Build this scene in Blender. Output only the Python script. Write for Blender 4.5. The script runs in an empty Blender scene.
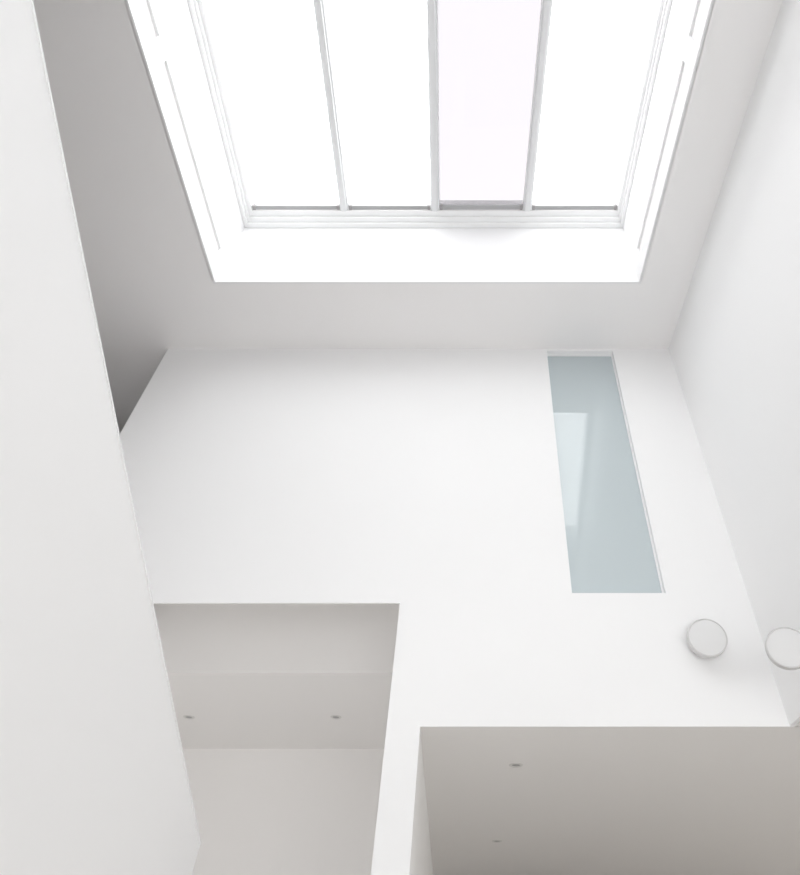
import bpy, bmesh, math
from mathutils import Vector, Matrix

F=622.0; CX=488.0; CY=437.5; CAMZ=1.5
P=math.radians(43.6); CP,SP=math.cos(P),math.sin(P)
SK=-0.0478
def ray(u,v):
    X=(u-CX)/F; Y=(CY-v)/F
    return Vector((X, CP-SP*Y, SP+CP*Y))
def on_z(u,v,z): d=ray(u,v); t=(z-CAMZ)/d.z; return Vector((0,0,CAMZ))+d*t
def on_y(u,v,y): d=ray(u,v); return Vector((0,0,CAMZ))+d*(y/d.y)
def on_x(u,v,x): d=ray(u,v); return Vector((0,0,CAMZ))+d*(x/d.x)
def sx(x,y): return x+SK*(y-4.0)

# ---------- materials ----------
def plaster(name,col,rough=0.75,bump=0.02,scale=60,spec=0.25,var=0.003):
    m=bpy.data.materials.new(name); m.use_nodes=True
    nt=m.node_tree; b=nt.nodes['Principled BSDF']
    tc=nt.nodes.new('ShaderNodeTexCoord')
    n=nt.nodes.new('ShaderNodeTexNoise'); n.inputs['Scale'].default_value=1.3; n.inputs['Detail'].default_value=3
    nt.links.new(tc.outputs['Object'],n.inputs['Vector'])
    r=nt.nodes.new('ShaderNodeValToRGB')
    r.color_ramp.elements[0].position=.3; r.color_ramp.elements[1].position=.7
    r.color_ramp.elements[0].color=tuple(c*(1-var) for c in col)+(1,)
    r.color_ramp.elements[1].color=tuple(min(1,c*(1+var)) for c in col)+(1,)
    nt.links.new(n.outputs['Fac'],r.inputs['Fac']); nt.links.new(r.outputs['Color'],b.inputs['Base Color'])
    b.inputs['Roughness'].default_value=rough; b.inputs['Specular IOR Level'].default_value=spec
    return m
M_wall=plaster('white_plaster',(.905,.905,.906))
M_left=plaster('stair_wall_plaster',(.875,.875,.878))
M_up=plaster('upstand_paint',(.82,.82,.825))
M_ceil=plaster('ceiling_paint',(.87,.86,.858))
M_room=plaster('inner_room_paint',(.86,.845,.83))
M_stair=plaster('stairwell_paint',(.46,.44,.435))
M_floor=plaster('pale_floor',(.76,.75,.735),rough=.5)
M_frame=plaster('white_frame_paint',(.88,.882,.886),rough=.4)
M_bar=plaster('glazing_bar_paint',(.76,.765,.775),rough=.45)
M_rail=plaster('blind_rail_grey',(.42,.425,.43),rough=.4)
M_lamp=plaster('lamp_white_metal',(.68,.675,.67),rough=.4)
M_lampf=plaster('lamp_opal',(.78,.78,.78),rough=.5)
M_dl=plaster('downlight_trim_grey',(.70,.69,.67),rough=.4)
M_dark=plaster('downlight_lens',(.36,.35,.35),rough=.3)

def clear(name,col,gl=.06):
    m=bpy.data.materials.new(name); m.use_nodes=True; nt=m.node_tree; nt.nodes.clear()
    o=nt.nodes.new('ShaderNodeOutputMaterial'); t=nt.nodes.new('ShaderNodeBsdfTransparent'); t.inputs[0].default_value=(*col,1)
    g=nt.nodes.new('ShaderNodeBsdfGlossy'); g.inputs['Roughness'].default_value=.02
    mx=nt.nodes.new('ShaderNodeMixShader'); mx.inputs[0].default_value=gl
    nt.links.new(t.outputs[0],mx.inputs[1]); nt.links.new(g.outputs[0],mx.inputs[2]); nt.links.new(mx.outputs[0],o.inputs[0]); return m
M_glass=clear('clear_glazing',(.98,.985,.985),.02)
M_tint=clear('tinted_glazing',(.482,.474,.483),.02)
m=bpy.data.materials.new('blue_backed_glass'); m.use_nodes=True
b=m.node_tree.nodes['Principled BSDF']; b.inputs['Base Color'].default_value=(.535,.60,.62,1)
b.inputs['Roughness'].default_value=.015; b.inputs['IOR'].default_value=1.6
M_blue=m

# ---------- mesh builder ----------
class B:
    def __init__(s,name,mat,parent=None):
        s.bm=bmesh.new(); s.name=name; s.mat=mat; s.parent=parent
    def prism(s,xy,z0,z1):
        lo=[s.bm.verts.new((x,y,z0)) for x,y in xy]; hi=[s.bm.verts.new((x,y,z1)) for x,y in xy]
        n=len(xy); s.bm.faces.new(lo[::-1]); s.bm.faces.new(hi)
        for i in range(n): s.bm.faces.new((lo[i],lo[(i+1)%n],hi[(i+1)%n],hi[i]))
        return s
    def box(s,x0,x1,y0,y1,z0,z1):   # depth edges follow the building's slightly skewed side axis
        return s.prism([(sx(x0,y0),y0),(sx(x1,y0),y0),(sx(x1,y1),y1),(sx(x0,y1),y1)],z0,z1)
    def yz(s,pts,x0,x1):
        a=[s.bm.verts.new((x0,y,z)) for y,z in pts]; c=[s.bm.verts.new((x1,y,z)) for y,z in pts]
        n=len(pts); s.bm.faces.new(a); s.bm.faces.new(c[::-1])
        for i in range(n): s.bm.faces.new((a[i],c[i],c[(i+1)%n],a[(i+1)%n]))
        return s
    def lathe(s,prof,mat=Matrix(),n=48):  # prof (r,z)
        rings=[]
        for r,z in prof:
            if r<1e-6: rings.append([s.bm.verts.new(mat@Vector((0,0,z)))])
            else: rings.append([s.bm.verts.new(mat@Vector((r*math.cos(2*math.pi*i/n),r*math.sin(2*math.pi*i/n),z))) for i in range(n)])
        for a,c in zip(rings,rings[1:]):
            for i in range(n):
                j=(i+1)%n
                if len(a)==1 and len(c)==1: continue
                if len(a)==1: s.bm.faces.new((a[0],c[i],c[j]))
                elif len(c)==1: s.bm.faces.new((a[i],a[j],c[0]))
                else: s.bm.faces.new((a[i],a[j],c[j],c[i]))
        return s
    def done(s,smooth=False,bevel=0):
        bmesh.ops.recalc_face_normals(s.bm,faces=s.bm.faces)
        me=bpy.data.meshes.new(s.name); s.bm.to_mesh(me); s.bm.free()
        if smooth:
            for p in me.polygons: p.use_smooth=True
        me.materials.append(s.mat)
        o=bpy.data.objects.new(s.name,me); bpy.context.scene.collection.objects.link(o)
        if s.parent: o.parent=s.parent
        if smooth: 
            md=o.modifiers.new('edges','EDGE_SPLIT'); md.split_angle=math.radians(40)
        if bevel:
            md=o.modifiers.new('bevel','BEVEL'); md.width=bevel; md.segments=2; md.limit_method='ANGLE'
        return o
def empty(name):
    e=bpy.data.objects.new(name,None); bpy.context.scene.collection.objects.link(e); return e

# ---------- key dimensions ----------
D=4.0
H=on_y(400,349,D).z            # ceiling height
ZL=on_y(300,603,D).z           # left opening head
ZR=on_y(600,726.5,D).z         # right soffit
XB=on_y(168,349,D).x           # left end of back wall
XR=on_y(669,349,D).x           # right wall
XP0=on_y(400,603,D).x; XP1=on_y(420,727,D).x
sk1=on_z(215,282,H); sk2=on_z(639,282,H)
YS=sk1.y; XS0=sk1.x-SK*(YS-4); XS1=sk2.x-SK*(YS-4)
ZS=on_y(430,228,YS).z          # underside of skylight frame
YS0=-0.9
XL=-4.9; XF=7.0; Y0=-3.2; Y1=12.0
TB=.10; TH=.012

# ---------- shell ----------
B('floor',M_floor).box(XL-.3,XF+.6,Y0-.2,Y1+.2,-.25,0).done()
T=.35; L_=.02
c=B('ceiling',M_ceil)
c.box(XL-.3,XS0-L_,Y0-.2,Y1+.2,H,H+T)
c.box(XS1+L_,XF+.6,Y0-.2,Y1+.2,H,H+T)
c.box(XS0-L_,XS1+L_,YS+L_,Y1+.2,H,H+T)
c.box(XS0-L_,XS1+L_,Y0-.2,YS0-L_,H,H+T)
c.done()

WX0=.603; WX1=1.275; WZ0=on_y(600,593,D).z; WZ1=on_y(580,351,D).z
w=B('wall_back',M_wall)
def flat(o,x0,x1,y0,y1,z0,z1): o.prism([(x0,y0),(x1,y0),(x1,y1),(x0,y1)],z0,z1)
flat(w,XB,XP0,D,D+TH,ZL,H)
flat(w,XB,XP0,D+TH,D+TB,ZL+.72,H)
flat(w,XP0,XP1,D,D+TB,0,H)
flat(w,XP1,XR+.2,D,D+TH,ZR,ZR+.05)
flat(w,XP1,WX0,D,D+TB,ZR+.05,H)
flat(w,WX0,WX1,D,D+TB,ZR+.05,WZ0)
flat(w,WX0,WX1,D,D+TB,WZ1,H)
flat(w,WX1,XR+.2,D,D+TB,ZR+.05,H)
w.done()
win=empty('window_1')
g=B('glass',M_blue,win); flat(g,WX0,WX1,D+.06,D+.08,WZ0,WZ1); g.done()
f=B('frame',M_frame,win)
flat(f,WX1-.010,WX1,D+.045,D+.06,WZ0,WZ1)
flat(f,WX0,WX1-.010,D+.045,D+.06,WZ1-.015,WZ1)
f.done()

B('wall_right',M_wall).box(XR,XR+.2,Y0,D,ZR+.004,H).done()
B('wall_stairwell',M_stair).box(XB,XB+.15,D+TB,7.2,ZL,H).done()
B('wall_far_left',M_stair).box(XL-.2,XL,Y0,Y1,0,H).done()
B('wall_far_right',M_room).box(XF,XF+.2,Y0,Y1,0,H).done()
B('wall_far_back',M_room).box(XL,XF,Y1,Y1+.2,0,H).done()
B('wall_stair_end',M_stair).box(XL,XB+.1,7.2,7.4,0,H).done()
B('wall_partition',M_wall).box(XP0,XP1,D+TB,9.4,0,ZR-.0005).done()
B('wall_partition_head',M_wall).box(XP0,XP1-.03,D+TB,9.4,ZR,ZL+.8).done()

YBK=4.9; ZB=on_y(300,673,YBK).z; YR=on_z(300,749,ZB).y
B('ceiling_recess',M_room).box(XL,XP0,D+TH,YBK,ZL+.66,ZL+.8).done()
B('trim_bulkhead',M_room).box(XL,XP0,YBK,YBK+.2,ZB,ZL+.8).done()
B('ceiling_left_room',M_room).box(XL,XP0,YBK+.2,YR,ZB,ZB+.15).done()
B('wall_left_room_back',M_room).box(XL,XP0,YR,YR+.2,0,ZB+.15).done()
s=B('ceiling_right_room',M_room)
s.box(XP1,XF,D+TH,Y1,ZR,ZR+.2)
s.box(XR+.03,XF,Y0,D+TH,ZR,ZR+.2)
s.done()
dz=ZR-.28
d=B('trim_door',M_frame)
d.box(XP1,XP1+.02,8.3,8.38,0,dz); d.box(XP1,XP1+.02,9.2,9.28,0,dz); d.box(XP1,XP1+.02,8.38,9.2,dz-.08,dz)
d.done()

A=-1.5
p1=on_x(200,845,A); p0=on_x(30,0,A)
k=(p1.z-p0.z)/(p1.y-p0.y)
ye=Y0+.05; ze=p0.z+k*(ye-p0.y)
B('wall_left',M_left).yz([(p1.y,0),(p1.y,p1.z),(ye,ze),(ye,0)],A-.14,A).done()
B('trim_1',M_frame).yz([(p1.y,p1.z),(p1.y,p1.z+.008),(ye,ze+.008),(ye,ze)],A-.15,A+.005).done()

r=B('wall_front',M_wall)
gx0,gx1,gz0,gz1=-.2,4.6,.0,2.4
flat(r,XL,gx0,Y0-.2,Y0,0,H); flat(r,gx1,XF+.3,Y0-.2,Y0,0,H); flat(r,gx0,gx1,Y0-.2,Y0,gz1,H); r.done()
gw=empty('fill_window')  # unseen window, added to bring in fill from behind the camera
fr=B('frame',M_frame,gw)
for i in range(5):
    x=gx0+(gx1-gx0-.06)*i/4; flat(fr,x,x+.06,Y0-.14,Y0-.08,gz0,gz1)
flat(fr,gx0,gx1,Y0-.14,Y0-.08,gz1-.06,gz1); flat(fr,gx0,gx1,Y0-.14,Y0-.08,0,.06); fr.done()

# ---------- skylight ----------
sky=empty('skylight')
zt=ZS+.35
u=B('upstand',M_up,sky)
u.box(XS0-.2,XS1+.2,YS+L_,YS+.2,H+T,zt)
u.box(XS0-L_,XS1+L_,YS,YS+L_,H,zt)
u.box(XS0-.2,XS1+.2,YS0-.2,YS0-L_,H+T,zt)
u.box(XS0-L_,XS1+L_,YS0-L_,YS0,H,zt)
slots=[(-.7,1.30),(1.46,3.05)]
hz0=H+.17; hz1=H+.33
def side(xa,xb,r0,r1,o0,o1):
    u.box(xa,xb,YS0,YS,H,hz0); u.box(xa,xb,YS0,YS,hz1,zt)
    ys=[YS0]+[v for s_ in slots for v in s_]+[YS]
    for i in range(0,len(ys),2): u.box(xa,xb,ys[i],ys[i+1],hz0,hz1)
    u.box(r0,r1,YS0,YS,hz0-.01,hz1+.01)
    u.box(o0,o1,YS0,YS,H+T,zt)
side(XS0-.024,XS0,XS0-.036,XS0-.0245,XS0-.2,XS0-.04)
side(XS1,XS1+.024,XS1+.0245,XS1+.036,XS1+.04,XS1+.2)
u.done()
fr=B('frame',M_frame,sky)
def ring(o,ix0,ix1,iy,jx0,jx1,jy,z0,z1):
    o.box(XS0+ix0,XS0+jx0,YS0,YS-iy,z0,z1); o.box(XS1-jx1,XS1-ix1,YS0,YS-iy,z0,z1)
    o.box(XS0+jx0,XS1-jx1,YS-jy,YS-iy,z0,z1)
ring(fr,0,0,0,.035,.03,.05,ZS,ZS+.3)
ring(fr,.035,.03,.05,.06,.05,.10,ZS+.03,ZS+.3)
ring(fr,.06,.05,.10,.10,.08,.16,ZS+.06,ZS+.3)
fr.done(bevel=.004)
ZG=ZS+.07
gy=on_z(434,207,ZG).y
bx=[on_z(px,207,ZG).x-SK*(gy-4) for px in (252,344,435,527.5,618)]
bars=B('glazing_bars',M_bar,sky)
for x in bx[1:4]:
    bars.box(x-.044,x+.044,YS0,YS-.16,ZG,ZG+.10)
    bars.box(x-.026,x+.026,YS0,YS-.16,ZG-.03,ZG)
bars.done(bevel=.004)
xs=[XS0+.10]+bx[1:4]+[XS1-.08]
rl=B('blind_rails',M_rail,sky)
re=B('blind_rail_ends',M_dark,sky)
gl=B('glass',M_glass,sky); gt=B('tinted_pane',M_tint,sky)
for i in range(4):
    a=xs[i]+(.044 if i else 0); e=xs[i+1]-(.044 if i<3 else 0)
    rl.box(a+.036,e-.036,YS-.20,YS-.16,ZG+.015,ZG+.045)
    for q in (a+.004,e-.036): re.box(q,q+.032,YS-.21,YS-.16,ZG+.0,ZG+.046)
    (gt if i==2 else gl).box(a,e,YS0,YS-.16,ZG+.05,ZG+.056)
rl.done(); re.done(bevel=.006); gl.done(); gt.done()

# ---------- wall lamps ----------
def sconce(c,n,wallpt,R):
    e=empty('wall_sconce')
    n=n.normalized()
    q=n.to_track_quat('Z','Y').to_matrix().to_4x4(); Mx=Matrix.Translation(c)@q
    prof=[(0,-.060),(R*.6,-.060),(R*.86,-.052),(R*.97,-.036),(R,-.018),(R,.014),(R-.003,.020),(R-.009,.021),(R-.010,.017)]
    B('housing',M_lamp,e).lathe(prof,Mx,96).done(smooth=True)
    face=[(R-.0105,.0175)]+[((R-.0105)*(1-t/8),.0175+.008*(1-(1-t/8)**2)) for t in range(1,9)]
    B('diffuser',M_lampf,e).lathe(face,Mx,96).done(smooth=True)
    s0=c-n*.045
    d=(wallpt-s0); L=d.length
    q2=d.to_track_quat('Z','Y').to_matrix().to_4x4(); M2=Matrix.Translation(s0)@q2
    B('mount',M_lamp,e).lathe([(0,0),(.014,0),(.014,L-.012),(.05,L-.012),(.05,L),(0,L)],M2,32).done()
n1=Vector((-.12,-1,-.10)); c1=on_y(707,638,D-.10)
sconce(c1,n1,Vector((c1.x,D,c1.z)),.128)
n2=Vector((-.30,-1,-.12)); c2=on_x(787.5,648,sx(XR,3.45)-.15)
yw=c2.y+.07
sconce(c2,n2,Vector((sx(XR,yw),yw,c2.z)),.120)

# ---------- downlights ----------
def down(u_,v_,z):
    p=on_z(u_,v_,z); e=empty('recessed_downlight')
    Mx=Matrix.Translation(p)
    B('trim_ring',M_dl,e).lathe([(.030,.0),(.030,-.004),(.046,-.004),(.050,-.001),(.050,0)],Mx).done()
    B('lens',M_dark,e).lathe([(0,-.001),(.030,-.001)],Mx).done()
down(189,717,ZB); down(336,717,ZB); down(516,765,ZR); down(497,841,ZR)

# ---------- light ----------
wd=bpy.data.worlds.new('overcast_sky'); bpy.context.scene.world=wd; wd.use_nodes=True
bg=wd.node_tree.nodes['Background']; bg.inputs[0].default_value=(.993,.995,1,1); bg.inputs[1].default_value=4.45
def area(name,loc,rot,sxx,syy,portal=False,power=0,col=(1,1,1)):
    l=bpy.data.lights.new(name,'AREA'); l.shape='RECTANGLE'; l.size=sxx; l.size_y=syy
    if portal: l.cycles.is_portal=True
    else: l.energy=power; l.color=col
    o=bpy.data.objects.new(name,l); o.location=loc; o.rotation_euler=rot; bpy.context.scene.collection.objects.link(o)
    return o
area('skylight_portal',((XS0+XS1)/2+.14,(YS+YS0)/2,zt+.02),(0,0,0),XS1-XS0+.6,YS-YS0+.3,True)
area('fill_window_portal',((gx0+gx1)/2,Y0-.22,(gz0+gz1)/2),(math.radians(90),0,0),gx1-gx0,gz1-gz0,True)  # portal of the added fill opening
# unseen area lights added to brighten the lower rooms; no windows there
area('left_room_fill',(XL+.1,5.7,1.2),(0,math.radians(-90),0),2.0,1.9,power=4)
o=area('stair_fill',(XL+.25,2.6,1.5),(0,0,0),1.8,1.6,power=68)  # added lamp hidden by wall_left, lifts the bulkhead and left room
o.rotation_euler=(Vector((-1.8,6.0,2.2))-o.location).to_track_quat('-Z','Y').to_euler()
area('right_room_fill',(XF-.3,6.5,1.3),(0,math.radians(90),0),2.2,6,power=42,col=(1,.97,.93))  # added fill for the dim right room ceiling

# ---------- camera ----------
cam=bpy.data.cameras.new('camera'); co=bpy.data.objects.new('camera',cam); bpy.context.scene.collection.objects.link(co)
co.location=(0,0,CAMZ); co.rotation_euler=(math.radians(90+43.6),0,0)
cam.sensor_fit='HORIZONTAL'; cam.sensor_width=36; cam.lens=36*F/800; cam.shift_x=-(CX-400)/800
cam.clip_start=.01
sc=bpy.context.scene; sc.camera=co
sc.view_settings.view_transform='Standard'; sc.view_settings.look='None'; sc.view_settings.exposure=0
try: sc.cycles.diffuse_bounces=8; sc.cycles.max_bounces=12; sc.cycles.transparent_max_bounces=8
except Exception: pass
